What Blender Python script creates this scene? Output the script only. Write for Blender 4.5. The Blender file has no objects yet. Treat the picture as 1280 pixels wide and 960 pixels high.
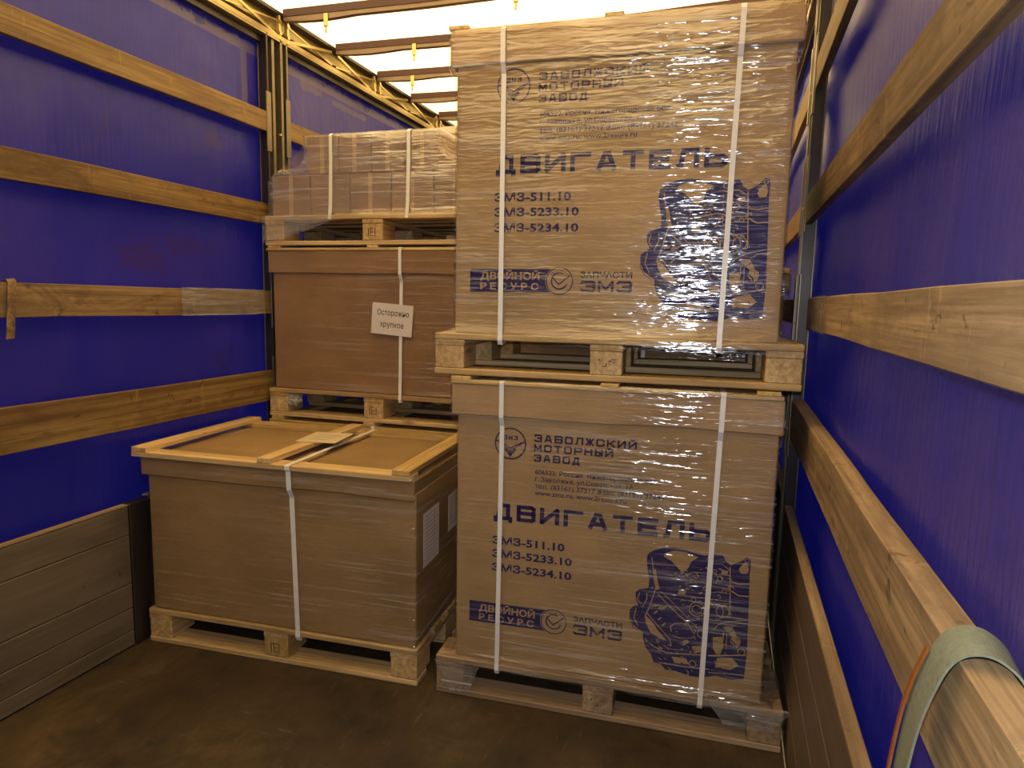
import bpy, bmesh, math, random
from mathutils import Vector, Matrix, noise as mnoise
from mathutils.geometry import tessellate_polygon
random.seed(7)
S = bpy.context.scene
COL = S.collection

# ------------------------------------------------------------------ camera
YAW, PITCH, ROLL, CZ = .3159, .1256, .0202, 1.4447
fw = Vector((-math.sin(YAW)*math.cos(PITCH), math.cos(YAW)*math.cos(PITCH), -math.sin(PITCH)))
rt = Vector((math.cos(YAW), math.sin(YAW), 0)); up = rt.cross(fw)
r2 = rt*math.cos(ROLL)+up*math.sin(ROLL); u2 = -rt*math.sin(ROLL)+up*math.cos(ROLL)
cam = bpy.data.cameras.new('camera'); cam.sensor_width = 36; cam.lens = 826.93*36/1280
cam.clip_start = .02
co = bpy.data.objects.new('camera', cam); COL.objects.link(co)
co.matrix_world = Matrix(((r2.x, u2.x, -fw.x, 0), (r2.y, u2.y, -fw.y, 0), (r2.z, u2.z, -fw.z, CZ), (0, 0, 0, 1)))
S.camera = co

# ------------------------------------------------------------------ light
w = bpy.data.worlds.new('world'); S.world = w; w.use_nodes = True
bg = w.node_tree.nodes['Background']
bg.inputs[0].default_value = (1.0, .70, .32, 1); bg.inputs[1].default_value = 1.15
hl = bpy.data.lights.new('added_roof_light', 'AREA'); hl.shape = 'RECTANGLE'; hl.size = 4; hl.size_y = 5
hl.energy = 680; hl.color = (1.0, .715, .33)  # unseen warm area light, added above the roof so brightness falls off downwards
ho = bpy.data.objects.new('added_roof_light', hl); COL.objects.link(ho); ho.location = (-1.0, 3.4, 5.2)
fl = bpy.data.lights.new('camera_flash', 'AREA'); fl.shape = 'DISK'; fl.size = .035
fl.energy = 16; fl.color = (.86, .90, 1.0)
fo = bpy.data.objects.new('camera_flash', fl); COL.objects.link(fo)
fo.matrix_world = co.matrix_world.copy(); fo.location = Vector((0, 0, CZ)) + u2*.05 + fw*.01
S.view_settings.view_transform = 'Standard'; S.view_settings.look = 'None'
S.view_settings.gamma = 1; S.view_settings.use_curve_mapping = False
S.view_settings.exposure = 0.0
S.cycles.max_bounces = 10; S.cycles.transparent_max_bounces = 24; S.cycles.sample_clamp_indirect = 6

TL, TR = -2.335, .315          # tarpaulin curtains
# ------------------------------------------------------------------ materials
class NT:
    def __init__(s, name):
        s.m = bpy.data.materials.new(name); s.m.use_nodes = True
        s.t = s.m.node_tree; s.n = s.t.nodes; s.n.clear()
        s.out = s.n.new('ShaderNodeOutputMaterial')
    def add(s, kind, **kw):
        nd = s.n.new('ShaderNode'+kind)
        for k, v in kw.items():
            if k.startswith('_'): setattr(nd, k[1:], v)
            else:
                key = int(k[1:]) if k[0] == 'i' and k[1:].isdigit() else k.replace('_', ' ')
                sk = nd.inputs[key]
                if isinstance(v, bpy.types.NodeSocket): s.t.links.new(v, sk)
                else: sk.default_value = v
        return nd
    def link(s, a, b): s.t.links.new(a, b)
    def coords(s, scale=(1, 1, 1), rot=(0, 0, 0), rnd=True):
        c = s.add('TexCoord').outputs['Object']
        if rnd:
            oi = s.add('ObjectInfo').outputs['Random']
            mu = s.add('Math', _operation='MULTIPLY', i0=oi, i1=37.0).outputs[0]
            c = s.add('VectorMath', _operation='ADD', i0=c, i1=mu).outputs[0]
        mp = s.add('Mapping', Vector=c, Rotation=rot, Scale=scale)
        return mp.outputs[0]
    def noise(s, vec, scale=1, detail=4, rough=.6, dist=0):
        return s.add('TexNoise', Vector=vec, Scale=scale, Detail=detail, Roughness=rough, Distortion=dist).outputs['Fac']
    def ramp(s, fac, stops):
        r = s.add('ValToRGB', Fac=fac); e = r.color_ramp.elements
        while len(e) < len(stops): e.new(.5)
        for k, (p, c) in enumerate(stops):
            e[k].position = p; e[k].color = (*c, 1) if len(c) == 3 else c
        return r.outputs[0]
    def rng(s, v, a, b, c=0., d=1.):
        return s.add('MapRange', Value=v, From_Min=a, From_Max=b, To_Min=c, To_Max=d).outputs[0]
    def mul(s, a, b): return s.add('Math', _operation='MULTIPLY', i0=a, i1=b).outputs[0]
    def mix(s, f, a, b, mode='MIX'):
        nd = s.n.new('ShaderNodeMix'); nd.data_type = 'RGBA'; nd.blend_type = mode
        for k, v in ((0, f), (6, a), (7, b)):
            if isinstance(v, bpy.types.NodeSocket): s.t.links.new(v, nd.inputs[k])
            else: nd.inputs[k].default_value = (*v, 1) if isinstance(v, tuple) and len(v) == 3 else v
        return nd.outputs[2]
    def bump(s, h, strength=.3, dist=.002):
        return s.add('Bump', Height=h, Strength=strength, Distance=dist).outputs[0]
    def bsdf(s, col, rough=.6, metal=0., nrm=None, spec=.5):
        b = s.add('BsdfPrincipled', Base_Color=(*col, 1) if isinstance(col, tuple) else col, Roughness=rough, Metallic=metal)
        b.inputs['Specular IOR Level'].default_value = spec
        if nrm is not None: s.link(nrm, b.inputs['Normal'])
        return b.outputs[0]
    def done(s, sh): s.link(sh, s.out.inputs[0]); return s.m

def wood(name, c0, c1, dark, stain=.35, knots=True, rough=.65, spec=.35, fiber=60, grime=0.0):
    t = NT(name)
    g = t.noise(t.coords((1.6, fiber, fiber)), 1, 5, .7, .3)
    big = t.noise(t.coords((1.1, 7, 7)), 1, 4, .6, .4)
    col = t.ramp(g, [(.38, tuple(x*.8 for x in c0)), (.62, c1)])
    col = t.mix(t.rng(big, .46, .66, 0, stain), col, dark)
    if grime:
        g2 = t.noise(t.coords((4.5, 11, 11)), 1, 5, .7, .8)
        col = t.mix(t.rng(g2, .48, .66, 0, grime), col, dark)
        g3 = t.noise(t.coords((11, 3, 3)), 1, 5, .75, .5)
        col = t.mix(t.rng(g3, .60, .70, 0, .40), col, tuple(min(1, x*1.5) for x in c1))
        g4 = t.noise(t.coords((14, 22, 22), (0, 0, .6)), 1, 3, .6, .5)
        col = t.mix(t.rng(g4, .64, .72, 0, .75), col, tuple(x*.5 for x in dark))
    rnd = t.add('ObjectInfo').outputs['Random']
    hsv = t.add('HueSaturation', Color=col, Value=t.rng(rnd, 0, 1, .82, 1.12), Saturation=t.rng(rnd, 0, 1, 1.08, .92))
    col = hsv.outputs[0]
    if knots:
        v = t.add('TexVoronoi', Vector=t.coords((2.2, 8, 8)), Scale=1.0).outputs['Distance']
        col = t.mix(t.rng(v, .05, .11, .75, 0), col, dark)
        sp = t.noise(t.coords((9, 40, 40)), 1, 2, .5)
        col = t.mix(t.rng(sp, .68, .76, 0, .55), col, dark)
    return t.done(t.bsdf(col, rough, nrm=t.bump(g, .35, .0015), spec=spec))

M = {}
M['pallet_wood'] = wood('pallet_wood', (.46, .29, .115), (.60, .41, .18), (.20, .12, .05), .5)
M['pallet_old'] = wood('pallet_old', (.30, .20, .11), (.42, .29, .16), (.12, .075, .04), .6)
M['frame_wood'] = wood('frame_wood', (.55, .35, .12), (.68, .46, .18), (.33, .18, .06), .35)
M['slat_wood'] = wood('slat_wood', (.16, .095, .034), (.27, .165, .065), (.07, .035, .015), .75, grime=.7)
M['slat_light'] = wood('slat_light', (.30, .195, .085), (.46, .31, .15), (.15, .095, .05), .65, grime=.5)
M['slat_orange'] = wood('slat_orange', (.175, .108, .036), (.30, .19, .068), (.12, .055, .022), .65, grime=.45)

def mk_side(name, c0, c1, dark):
    t = NT(name)
    g = t.noise(t.coords((2, 40, 40)), 1, 5, .6)
    big = t.noise(t.coords((1.6, 4, 4)), 1, 5, .65, .6)
    col = t.ramp(g, [(.3, c0), (.72, c1)])
    col = t.mix(t.rng(big, .45, .8, 0, .7), col, dark)
    sp = t.noise(t.coords((16, 26, 26)), 1, 2, .5)
    col = t.mix(t.rng(sp, .70, .75, 0, .8), col, (.03, .02, .015))
    sc = t.noise(t.coords((3, 60, 60), (0, .5, 0)), 1, 3, .6)
    col = t.mix(t.rng(sc, .70, .76, 0, .25), col, (.5, .45, .38))
    return t.done(t.bsdf(col, .5, nrm=t.bump(g, .3, .001), spec=.5))
M['sideboard_ply'] = mk_side('sideboard_ply', (.10, .078, .05), (.16, .125, .082), (.055, .042, .028))
M['sideboard_brown'] = mk_side('sideboard_brown', (.11, .07, .04), (.17, .115, .07), (.06, .04, .025))

def mk_card(name, col, gloss=.25, seed=0):
    t = NT(name)
    c = t.coords((1, 1, 1))
    flute = t.add('TexWave', Vector=c, Scale=60.0, Distortion=.6, Detail=2.0, _wave_type='BANDS', _bands_direction='Z').outputs['Fac']
    n = t.noise(t.coords((3, 3, 5)), 1, 4, .6)
    f = t.noise(t.coords((60, 60, 90)), 1, 3, .6)
    dk = tuple(x*.80 for x in col); lt = tuple(min(1, x*1.12) for x in col)
    cc = t.ramp(n, [(.3, dk), (.7, lt)])
    cc = t.mix(t.rng(f, .35, .75, 0, .16), cc, tuple(x*.55 for x in col))
    cc = t.mix(t.rng(flute, 0, 1, 0, .07), cc, tuple(x*.6 for x in col))
    return t.done(t.bsdf(cc, .7, nrm=t.bump(flute, .12, .001), spec=gloss))
M['cardboard'] = mk_card('cardboard', (.405, .262, .120))
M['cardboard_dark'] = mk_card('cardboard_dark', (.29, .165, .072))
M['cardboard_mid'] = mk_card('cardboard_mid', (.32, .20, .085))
M['cardboard_lid'] = mk_card('cardboard_lid', (.45, .285, .135))

def plain(name, col, rough=.5, metal=0., spec=.5, var=.25, sc=20, bs=.1):
    t = NT(name); n = t.noise(t.coords((sc, sc, sc)), 1, 4, .6)
    cc = t.mix(t.rng(n, .3, .75, 0, var), col, tuple(x*.4 for x in col))
    return t.done(t.bsdf(cc, rough, metal, t.bump(n, bs, .001), spec))
M['ink'] = plain('navy_ink', (.022, .016, .10), .7, var=.35, sc=60, spec=.2)
M['ink_black'] = plain('black_ink', (.02, .018, .03), .7, var=.1, spec=.2)
M['card_bare'] = plain('bare_cardboard', (.405, .262, .120), .7, var=.1, spec=.2)
M['strap'] = plain('white_polypropylene', (.72, .70, .66), .4, var=.12, sc=50)
M['paper'] = plain('white_paper', (.62, .56, .52), .6, var=.08)
M['paper_cream'] = plain('cream_paper', (.62, .50, .30), .6, var=.12)
M['rail'] = plain('rail_alloy', (.46, .36, .17), .38, .75, var=.5, sc=9)
M['bar'] = plain('plated_bar', (.62, .48, .20), .35, .7, var=.35, sc=14)
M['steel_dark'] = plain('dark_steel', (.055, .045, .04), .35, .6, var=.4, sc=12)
M['bow_alloy'] = plain('bow_alloy', (.24, .17, .11), .45, .4, var=.4, sc=9)
M['bow_top'] = plain('bow_top_strip', (.055, .014, .014), .5, .1, var=.3)
M['post'] = plain('post_steel', (.22, .18, .12), .35, .7, var=.5, sc=14)
M['front_panel'] = plain('front_panel_grey', (.35, .33, .3), .5, .2)
M['web_green'] = plain('green_webbing', (.21, .22, .15), .85, var=.45, sc=120, spec=.1, bs=.5)
M['web_orange'] = plain('orange_webbing', (.26, .085, .02), .85, var=.4, sc=120, spec=.1)
M['grime'] = plain('grey_film_scrap', (.40, .37, .30), .4, var=.5, sc=30, bs=.6)
M['scrap'] = plain('film_scrap_yellowish', (.42, .34, .2), .25, var=.4, sc=40, bs=.8)
M['stamp'] = plain('burnt_stamp', (.10, .05, .025), .8, var=.3)

def mk_floor():
    t = NT('floor_ply')
    a = t.noise(t.coords((1.2, 1.2, 1), rnd=False), 1, 7, .68, .8)
    b = t.noise(t.coords((14, 3, 1), (0, 0, .35), rnd=False), 1, 5, .65, .5)
    c = t.noise(t.coords((90, 8, 1), (0, 0, -.5), rnd=False), 1, 3, .6)
    col = t.ramp(a, [(.32, (.022, .015, .008)), (.52, (.052, .033, .015)), (.68, (.095, .060, .027))])
    col = t.mix(t.rng(b, .5, .8, 0, .6), col, (.03, .018, .012))
    col = t.mix(t.rng(c, .62, .74, 0, .5), col, (.17, .12, .07))
    d = t.noise(t.coords((4, 55, 1), (0, 0, .9), rnd=False), 1, 3, .6)
    col = t.mix(t.rng(d, .66, .74, 0, .4), col, (.20, .14, .08))
    e = t.noise(t.coords((5, 5, 1), rnd=False), 1, 5, .7, 1.0)
    col = t.mix(t.rng(e, .52, .64, 0, .6), col, (.020, .014, .010))
    sp = t.noise(t.coords((60, 60, 1), rnd=False), 1, 2, .5)
    col = t.mix(t.rng(sp, .76, .79, 0, .7), col, (.35, .28, .2))
    return t.done(t.bsdf(col, t.rng(b, .3, .8, .42, .7), nrm=t.bump(b, .3, .002), spec=.4))
M['floor'] = mk_floor()

def mk_tarp(side):
    t = NT('blue_tarpaulin_'+side)
    n = t.noise(t.coords((.9, .9, .9), rnd=False), 1, 5, .6, .4)
    f = t.noise(t.coords((5, 40, 3.0), rnd=False), 1, 4, .6)
    weave = t.noise(t.coords((700, 700, 700), rnd=False), 1, 1, .5)
    col = t.ramp(n, [(.3, (.010, .012, .16)), (.7, (.030, .022, .26))])
    dust_sheen = t.rng(t.noise(t.coords((.8, 1.6, .7), rnd=False), 1, 5, .6, .3), .40, .70, .0, .42)
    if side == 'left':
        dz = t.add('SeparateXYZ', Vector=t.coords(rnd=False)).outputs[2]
        dust_sheen = t.mul(dust_sheen, t.rng(dz, .8, 2.5, .12, 1))  # stronger towards the top: sheen of the upper curtain put into the colour
    col = t.mix(dust_sheen, col, (.17, .115, .15))
    st = t.noise(t.coords((3.3, 3.3, 3.3), rnd=False), 1, 4, .6, .5)
    col = t.mix(t.rng(st, .66, .74, 0, .55), col, (.05, .02, .05))
    if side == 'left':   # worn grey adhesive band with a ragged edge along the top hem
        z = t.add('SeparateXYZ', Vector=t.coords(rnd=False)).outputs[2]
        rag = t.noise(t.coords((1, 9, 9), rnd=False), 1, 5, .7)
        zz = t.add('Math', _operation='ADD', i0=z, i1=t.rng(rag, .3, .7, -.05, .05)).outputs[0]
        lo = t.rng(z, 2.630, 2.636, 0, 1)
        hi = t.rng(zz, 2.680, 2.688, 1, 0)
        col = t.mix(t.mul(lo, hi), col, (.15, .12, .09))
        yy = t.add('SeparateXYZ', Vector=t.coords(rnd=False)).outputs[1]
        rg2 = t.rng(t.noise(t.coords((1, 30, 30), rnd=False), 1, 3, .6), .3, .7, -.008, .008)
        zr = t.add('Math', _operation='ADD', i0=z, i1=rg2).outputs[0]
        for (a0, a1, b0, b1) in ((3.27, 3.47, 2.590, 2.632), (3.58, 3.97, 2.580, 2.612), (2.80, 2.84, 2.30, 2.70), (3.10, 3.16, 2.30, 2.70)):
            m1 = t.mul(t.rng(yy, a0, a0+.01, 0, 1), t.rng(yy, a1, a1+.01, 1, 0))
            m2 = t.mul(t.rng(zr, b0, b0+.004, 0, 1), t.rng(zr, b1, b1+.004, 1, 0))
            col = t.mix(t.mul(t.mul(m1, m2), .85), col, (.13, .105, .085))
        top = t.rng(zz, 2.680, 2.688, 0, 1)
        col = t.mix(top, col, (.03, .03, .05))  # shade below the roof rail painted dark above the band
        for (py, pz, ry, rz, c) in ((2.19, 1.60, .16, .075, (.05, .02, .06)), (2.42, 1.66, .14, .05, (.045, .02, .07)), (2.62, 1.13, .08, .07, (.03, .02, .07)), (2.6, 2.16, .06, .05, (.05, .03, .05))):
            sb = t.add('VectorMath', _operation='SUBTRACT', i0=t.coords(rnd=False), i1=(TL, py, pz)).outputs[0]
            dd = t.add('VectorMath', _operation='LENGTH', i0=t.add('VectorMath', _operation='MULTIPLY', i0=sb, i1=(0, 1/ry, 1/rz)).outputs[0]).outputs['Value']
            nn = t.add('Math', _operation='ADD', i0=dd, i1=t.rng(t.noise(t.coords((1, 22, 22), rnd=False), 1, 4, .65), .3, .7, -.6, .6)).outputs[0]
            col = t.mix(t.rng(nn, .7, 1.0, .75, 0), col, c)
    bp = t.bump(t.add('Math', _operation='ADD', i0=t.mul(n, 6.0), i1=f).outputs[0], .35, .01)
    s1 = t.bsdf(col, .35, nrm=bp, spec=.5)
    tr = t.add('BsdfTranslucent', Color=t.mix(t.rng(n, .3, .7, 0, 1), (.003, .006, .36), (.006, .012, .52))).outputs[0]
    ms = t.add('MixShader', i0=.28, i1=s1, i2=tr).outputs[0]
    return t.done(ms)
M['tarp_l'] = mk_tarp('left'); M['tarp_r'] = mk_tarp('right')

def mk_roof():
    t = NT('white_roof_tarpaulin')
    n = t.noise(t.coords((2, 2, 2), rnd=False), 1, 4, .6)
    tr = t.add('BsdfTranslucent', Color=t.ramp(n, [(.3, (.78, .76, .70)), (.7, (.86, .84, .78))])).outputs[0]
    d = t.bsdf((.75, .73, .68), .6)
    return t.done(t.add('MixShader', i0=.72, i1=d, i2=tr).outputs[0])
M['roof'] = mk_roof()

def mk_film(name, tilt=-.07, haze=.42, gl=.20, dens=1.0, even=False, veil=0.0):
    t = NT(name)
    a = t.noise(t.coords((1.7, 1.7, 62), (0, tilt, 0)), dens, 5, .62, .35)
    b = t.noise(t.coords((2.3, 2.3, 95), (0, -tilt*.9, 0)), dens, 4, .6, .25)
    mx = t.add('Math', _operation='MAXIMUM', i0=a, i1=b).outputs[0]
    pn = t.rng(t.noise(t.coords((2.2, 2.2, 2.8)), 1, 3, .6), .38, .66, .25, 1)
    ux = t.add('SeparateXYZ', Vector=t.coords(rnd=False)).outputs[0]   # the wrap is crumpled most towards its right edge
    patch = pn if even else t.mul(pn, t.rng(ux, .15, .85, .55, 1.15))
    streak = t.mul(t.rng(mx, .55, .68, 0, 1), patch)
    h1 = t.noise(t.coords((2.5, 2.5, 42), (0, tilt, 0)), dens, 1.5, .5, .3)
    h2 = t.noise(t.coords((15, 15, 78), (0, tilt, 0)), 1, 1.5, .5, .5)
    h = t.add('Math', _operation='ADD', i0=h1, i1=t.mul(h2, .6)).outputs[0]
    bp = t.bump(t.mul(h, t.rng(patch, .1, .9, .6, 1.2)), 1.0, .0065)
    gloss = t.add('BsdfGlossy', Color=(.95, .95, .97, 1), Roughness=.13)
    t.link(bp, gloss.inputs['Normal'])
    dif = t.add('BsdfDiffuse', Color=(.80, .78, .74, 1)).outputs[0]
    tp = t.add('BsdfTransparent', Color=(.97, .97, .965, 1)).outputs[0]
    s1 = t.add('MixShader', i0=t.add('Math', _operation='ADD', i0=t.mul(streak, haze), i1=veil).outputs[0], i1=tp, i2=dif).outputs[0]
    lw = t.add('LayerWeight', Blend=.25).outputs['Fresnel']
    gf = t.add('Math', _operation='ADD', i0=t.mul(patch, gl), i1=t.mul(lw, .15)).outputs[0]
    return t.done(t.add('MixShader', i0=gf, i1=s1, i2=gloss.outputs[0]).outputs[0])
M['film'] = mk_film('stretch_film')
M['film_light'] = mk_film('stretch_film_thin', -.16, .26, .08, .8)
M['film_heavy'] = mk_film('stretch_film_heavy', -.05, .55, .22, 1.1, True, .10)

# ------------------------------------------------------------------ mesh helpers
def link(name, me, m, parent=None, loc=None, rot=None):
    o = bpy.data.objects.new(name, me); COL.objects.link(o)
    if m is not None and not me.materials: me.materials.append(m)
    if parent is not None: o.parent = parent
    if loc is not None: o.location = loc
    if rot is not None: o.rotation_euler = rot
    return o
def root(name, label, cat, loc, rz=0, group=None):
    o = bpy.data.objects.new(name, None); COL.objects.link(o)
    o.empty_display_size = .1
    o.location = loc; o.rotation_euler = (0, 0, rz)
    o['label'] = label; o['category'] = cat
    if group: o['group'] = group
    return o
def tag(o, label=None, cat=None, group=None, kind=None):
    if label: o['label'] = label
    if cat: o['category'] = cat
    if group: o['group'] = group
    if kind: o['kind'] = kind
    return o
def to_mesh(bm, name, smooth=False):
    me = bpy.data.meshes.new(name); bm.normal_update(); bm.to_mesh(me); bm.free()
    if smooth:
        for p in me.polygons: p.use_smooth = True
    return me
def bm_box(bm, x0, x1, y0, y1, z0, z1, bev=0.0):
    r = bmesh.ops.create_cube(bm, size=1)
    vs = r['verts']
    for v in vs:
        v.co = Vector(((x0+x1)/2+v.co.x*(x1-x0), (y0+y1)/2+v.co.y*(y1-y0), (z0+z1)/2+v.co.z*(z1-z0)))
    if bev > 0:
        es = list({e for v in vs for e in v.link_edges})
        bmesh.ops.bevel(bm, geom=es, offset=bev, segments=1, affect='EDGES')
_cache = {}
def box_mesh(L, W, H, bev=.002, wob=0.0, seg=1, key=None):
    """a board along local x, centred"""
    k = (round(L, 4), round(W, 4), round(H, 4), bev, wob, seg, key)
    if k in _cache: return _cache[k]
    bm = bmesh.new()
    bm_box(bm, -L/2, L/2, -W/2, W/2, -H/2, H/2, bev)
    if seg > 1:
        for i in range(1, seg):
            bmesh.ops.bisect_plane(bm, geom=bm.verts[:]+bm.edges[:]+bm.faces[:], plane_co=(-L/2+L*i/seg, 0, 0), plane_no=(1, 0, 0))
    if wob:
        sd = random.random()*50
        for v in bm.verts:
            n = mnoise.noise_vector(Vector((v.co.x*2.2+sd, v.co.y*4, v.co.z*4)))
            v.co += Vector((n.x*.3, n.y, n.z))*wob
    me = to_mesh(bm, 'board'); _cache[k] = me
    return me
def board(name, x0, x1, y0, y1, z0, z1, m, parent, axis='x', bev=.002, wob=0.0, seg=1, key=None):
    dx, dy, dz = x1-x0, y1-y0, z1-z0
    c = ((x0+x1)/2, (y0+y1)/2, (z0+z1)/2)
    kk = (key, m.name)
    if axis == 'x': me = box_mesh(dx, dy, dz, bev, wob, seg, kk); rot = (0, 0, 0)
    elif axis == 'y': me = box_mesh(dy, dx, dz, bev, wob, seg, kk); rot = (0, 0, math.pi/2)
    else: me = box_mesh(dz, dy, dx, bev, wob, seg, kk); rot = (0, math.pi/2, 0)
    return link(name, me, m, parent, c, rot)
def grid_mesh(name, P, nu, nv, closed=False, smooth=True):
    """P(i,j) -> Vector"""
    vs = [tuple(P(i, j)) for j in range(nv) for i in range(nu)]
    fs = []
    for j in range(nv-1):
        for i in range(nu if closed else nu-1):
            a = j*nu+i; b = j*nu+(i+1) % nu
            fs.append((a, b, b+nu, a+nu))
    me = bpy.data.meshes.new(name); me.from_pydata(vs, [], fs); me.update()
    if smooth:
        for p in me.polygons: p.use_smooth = True
    return me
def ribbon(name, pts, width, wdir, thick=.0012):
    """closed-section strip following pts; wdir = width direction"""
    wd = Vector(wdir).normalized()*width/2; n = len(pts)
    pts = [Vector(p) for p in pts]; vs = []; fs = []
    for i, p in enumerate(pts):
        t = (pts[min(i+1, n-1)]-pts[max(i-1, 0)]).normalized(); nr = t.cross(wd).normalized()*thick/2
        vs += [tuple(p-wd-nr), tuple(p+wd-nr), tuple(p+wd+nr), tuple(p-wd+nr)]
    for i in range(n-1):
        a = i*4
        for k in range(4):
            fs.append((a+k, a+(k+1) % 4, a+4+(k+1) % 4, a+4+k))
    fs += [(0, 3, 2, 1), ((n-1)*4, (n-1)*4+1, (n-1)*4+2, (n-1)*4+3)]
    me = bpy.data.meshes.new(name); me.from_pydata(vs, [], fs); me.update()
    return me
def tube(bm, a, b, r, seg=8):
    a, b = Vector(a), Vector(b); d = b-a
    q = d.to_track_quat('Z', 'Y').to_matrix().to_4x4(); q.translation = (a+b)/2
    bmesh.ops.create_cone(bm, cap_ends=True, segments=seg, radius1=r, radius2=r, depth=d.length, matrix=q)
def flatbar(bm, a, b, wd, th, wdir=(0, 0, 1)):
    """flat bar between a and b"""
    a, b = Vector(a), Vector(b); t = (b-a).normalized(); u = Vector(wdir); u = (u-t*u.dot(t)).normalized(); v = t.cross(u)
    cs = []
    for p in (a, b):
        for s1, s2 in ((-1, -1), (1, -1), (1, 1), (-1, 1)): cs.append(bm.verts.new(p+u*wd/2*s1+v*th/2*s2))
    for k in range(4): bm.faces.new((cs[k], cs[(k+1) % 4], cs[4+(k+1) % 4], cs[4+k]))
    bm.faces.new(cs[0:4][::-1]); bm.faces.new(cs[4:8])

# ------------------------------------------------------------------ setting
XL, XR = -2.27, .25            # inner faces of the side slats
TL, TR = -2.335, .315          # tarpaulin curtains
Y0, Y1 = -2.6, 7.4
me = grid_mesh('floor', lambda i, j: Vector((-2.262+i*(XR+2.256)/20, Y0+j*(Y1-Y0)/40, 0)), 21, 41)
bm = bmesh.new(); bm_box(bm, -2.262, XR-.006, Y0, Y1, -.04, 0)
tag(link('floor', to_mesh(bm, 'floor'), M['floor']), kind='structure')
bm = bmesh.new(); bm_box(bm, -2.40, -2.262, Y0, Y1, -.10, -.005)
tag(link('trim_1', to_mesh(bm, 'trim'), M['steel_dark']), kind='structure')
bm = bmesh.new(); bm_box(bm, XR, .38, Y0, Y1, -.10, -.005)
tag(link('trim_2', to_mesh(bm, 'trim'), M['steel_dark']), kind='structure')
def curtain(x, s):
    def P(i, j):
        y = Y0+i*(Y1-Y0)/90; z = -.06+j*2.98/40
        n = mnoise.noise(Vector((y*1.1, z*1.3, s*7)))*.016 + mnoise.noise(Vector((y*5, z*.9, s*3)))*.005
        return Vector((x+s*.004+n*(1 if .05 < z < 2.75 else .2), y, z))
    return grid_mesh('curtain', P, 91, 41)
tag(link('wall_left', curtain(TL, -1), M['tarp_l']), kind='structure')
tag(link('wall_right', curtain(TR, 1), M['tarp_r']), kind='structure')
def roofP(i, j):
    x = TL-.01+i*(TR-TL+.02)/30; y = Y0+j*(Y1-Y0)/100
    return Vector((x, y, 2.912-.006*math.sin(j*1.3)*math.sin(math.pi*i/30)))
tag(link('ceiling', grid_mesh('ceiling', roofP, 31, 101), M['roof']), kind='structure')
bm = bmesh.new(); bm_box(bm, TL-.04, TR+.04, Y1, Y1+.04, -.1, 2.95)
tag(link('wall_front', to_mesh(bm, 'wall'), M['front_panel']), kind='structure')
bm = bmesh.new(); bm_box(bm, TL-.04, TR+.04, Y0-.04, Y0, -.1, 2.95)
tag(link('wall_back', to_mesh(bm, 'wall'), M['front_panel']), kind='structure')

# side drop boards, made of horizontal planks
def sideboard(x, s, y0, y1, zs, m, label):
    """x inner face, s=-1 left (outward is -x)"""
    r = root('sideboard', label, 'side board', (x, y0, 0))
    L = y1-y0
    for k in range(len(zs)-1):
        a, b = sorted((0, s*.025))
        board('plank', a, b, 0, L, zs[k]+.0015, zs[k+1]-.0015, m, r, 'y', .0025, 0, 1, k)
    a, b = sorted((s*-.001, s*.030))
    board('top_cap', a, b, 0, L, zs[-1], zs[-1]+.008, M['slat_light'], r, 'y', .002)
    return r
zl = [.004, .07, .165, .27, .475, .592]
sideboard(XL+.012, -1, .20, 1.97, zl, M['sideboard_ply'], 'grey worn plank sideboard along the left wall, in front of the low carton')
sideboard(XL-.03, -1, 2.10, 5.2, zl, M['sideboard_ply'], 'grey plank sideboard mostly hidden behind the low carton on the left')
zr = [.004, .16, .33, .49, .642]
sideboard(XR, 1, .16, 2.80, zr, M['sideboard_brown'], 'brown plank sideboard along the right wall with a pale top cap')
sideboard(XR, 1, 3.0, 5.4, zr, M['sideboard_brown'], 'dark sideboard beyond the right side post')
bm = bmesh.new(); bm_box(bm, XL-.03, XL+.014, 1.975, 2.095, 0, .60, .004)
o = link('sideboard_end_strip', to_mesh(bm, 'p'), M['steel_dark'])  # dark upright strip at the end of the left sideboard
tag(o, 'short dark upright strip between the two left sideboards', 'post')

# uprights
def upright(x, s, y, label, h=2.74, d=.055):
    r = root('side_post', label, 'post', (x, y, 0))
    a = lambda p, q: sorted((s*p, s*q))
    x0, x1 = a(d-.006, d); bm = bmesh.new(); bm_box(bm, x0, x1, 0, .17, -.02, h, .001)
    link('web', to_mesh(bm, 'web'), M['post'], r)
    for q0, q1 in ((0, .012), (.055, .075), (.11, .128), (.158, .17)):
        x0, x1 = a(0 if q0 != .055 else .01, d-.006); bm = bmesh.new(); bm_box(bm, x0, x1, q0, q1, -.02, h, .001)
        link('flange', to_mesh(bm, 'fl'), M['steel_dark'] if q0 in (0,) else M['post'], r)
    for z in (2.30, 1.86, 1.41, .97):
        x0, x1 = a(-.004, .004)
        for q in (-.01, .145):
            bm = bmesh.new(); bm_box(bm, x0, x1, q, q+.035, z-.13, z+.16, .0015)
            link('slat_pocket', to_mesh(bm, 'pk'), M['post'], r)
        bm = bmesh.new(); tube(bm, (x0, .092, z-.03), (x1+s*-.004, .092, z-.03), .006)
        link('bolt', to_mesh(bm, 'b'), M['bar'], r)
    return r
upright(XL, -1, 2.905, 'steel side post on the left wall beside the high wrapped cartons')
upright(XL, -1, 5.70, 'steel side post far down the left wall')
upright(XL, -1, .02, 'steel side post on the left wall nearest the rear doors')
upright(XR, 1, 2.84, 'dark steel side post on the right wall beside the tall engine cartons', d=.045)
upright(XR, 1, 5.64, 'steel side post far down the right wall')
upright(XR, 1, -.02, 'steel side post on the right wall nearest the rear doors')

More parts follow.
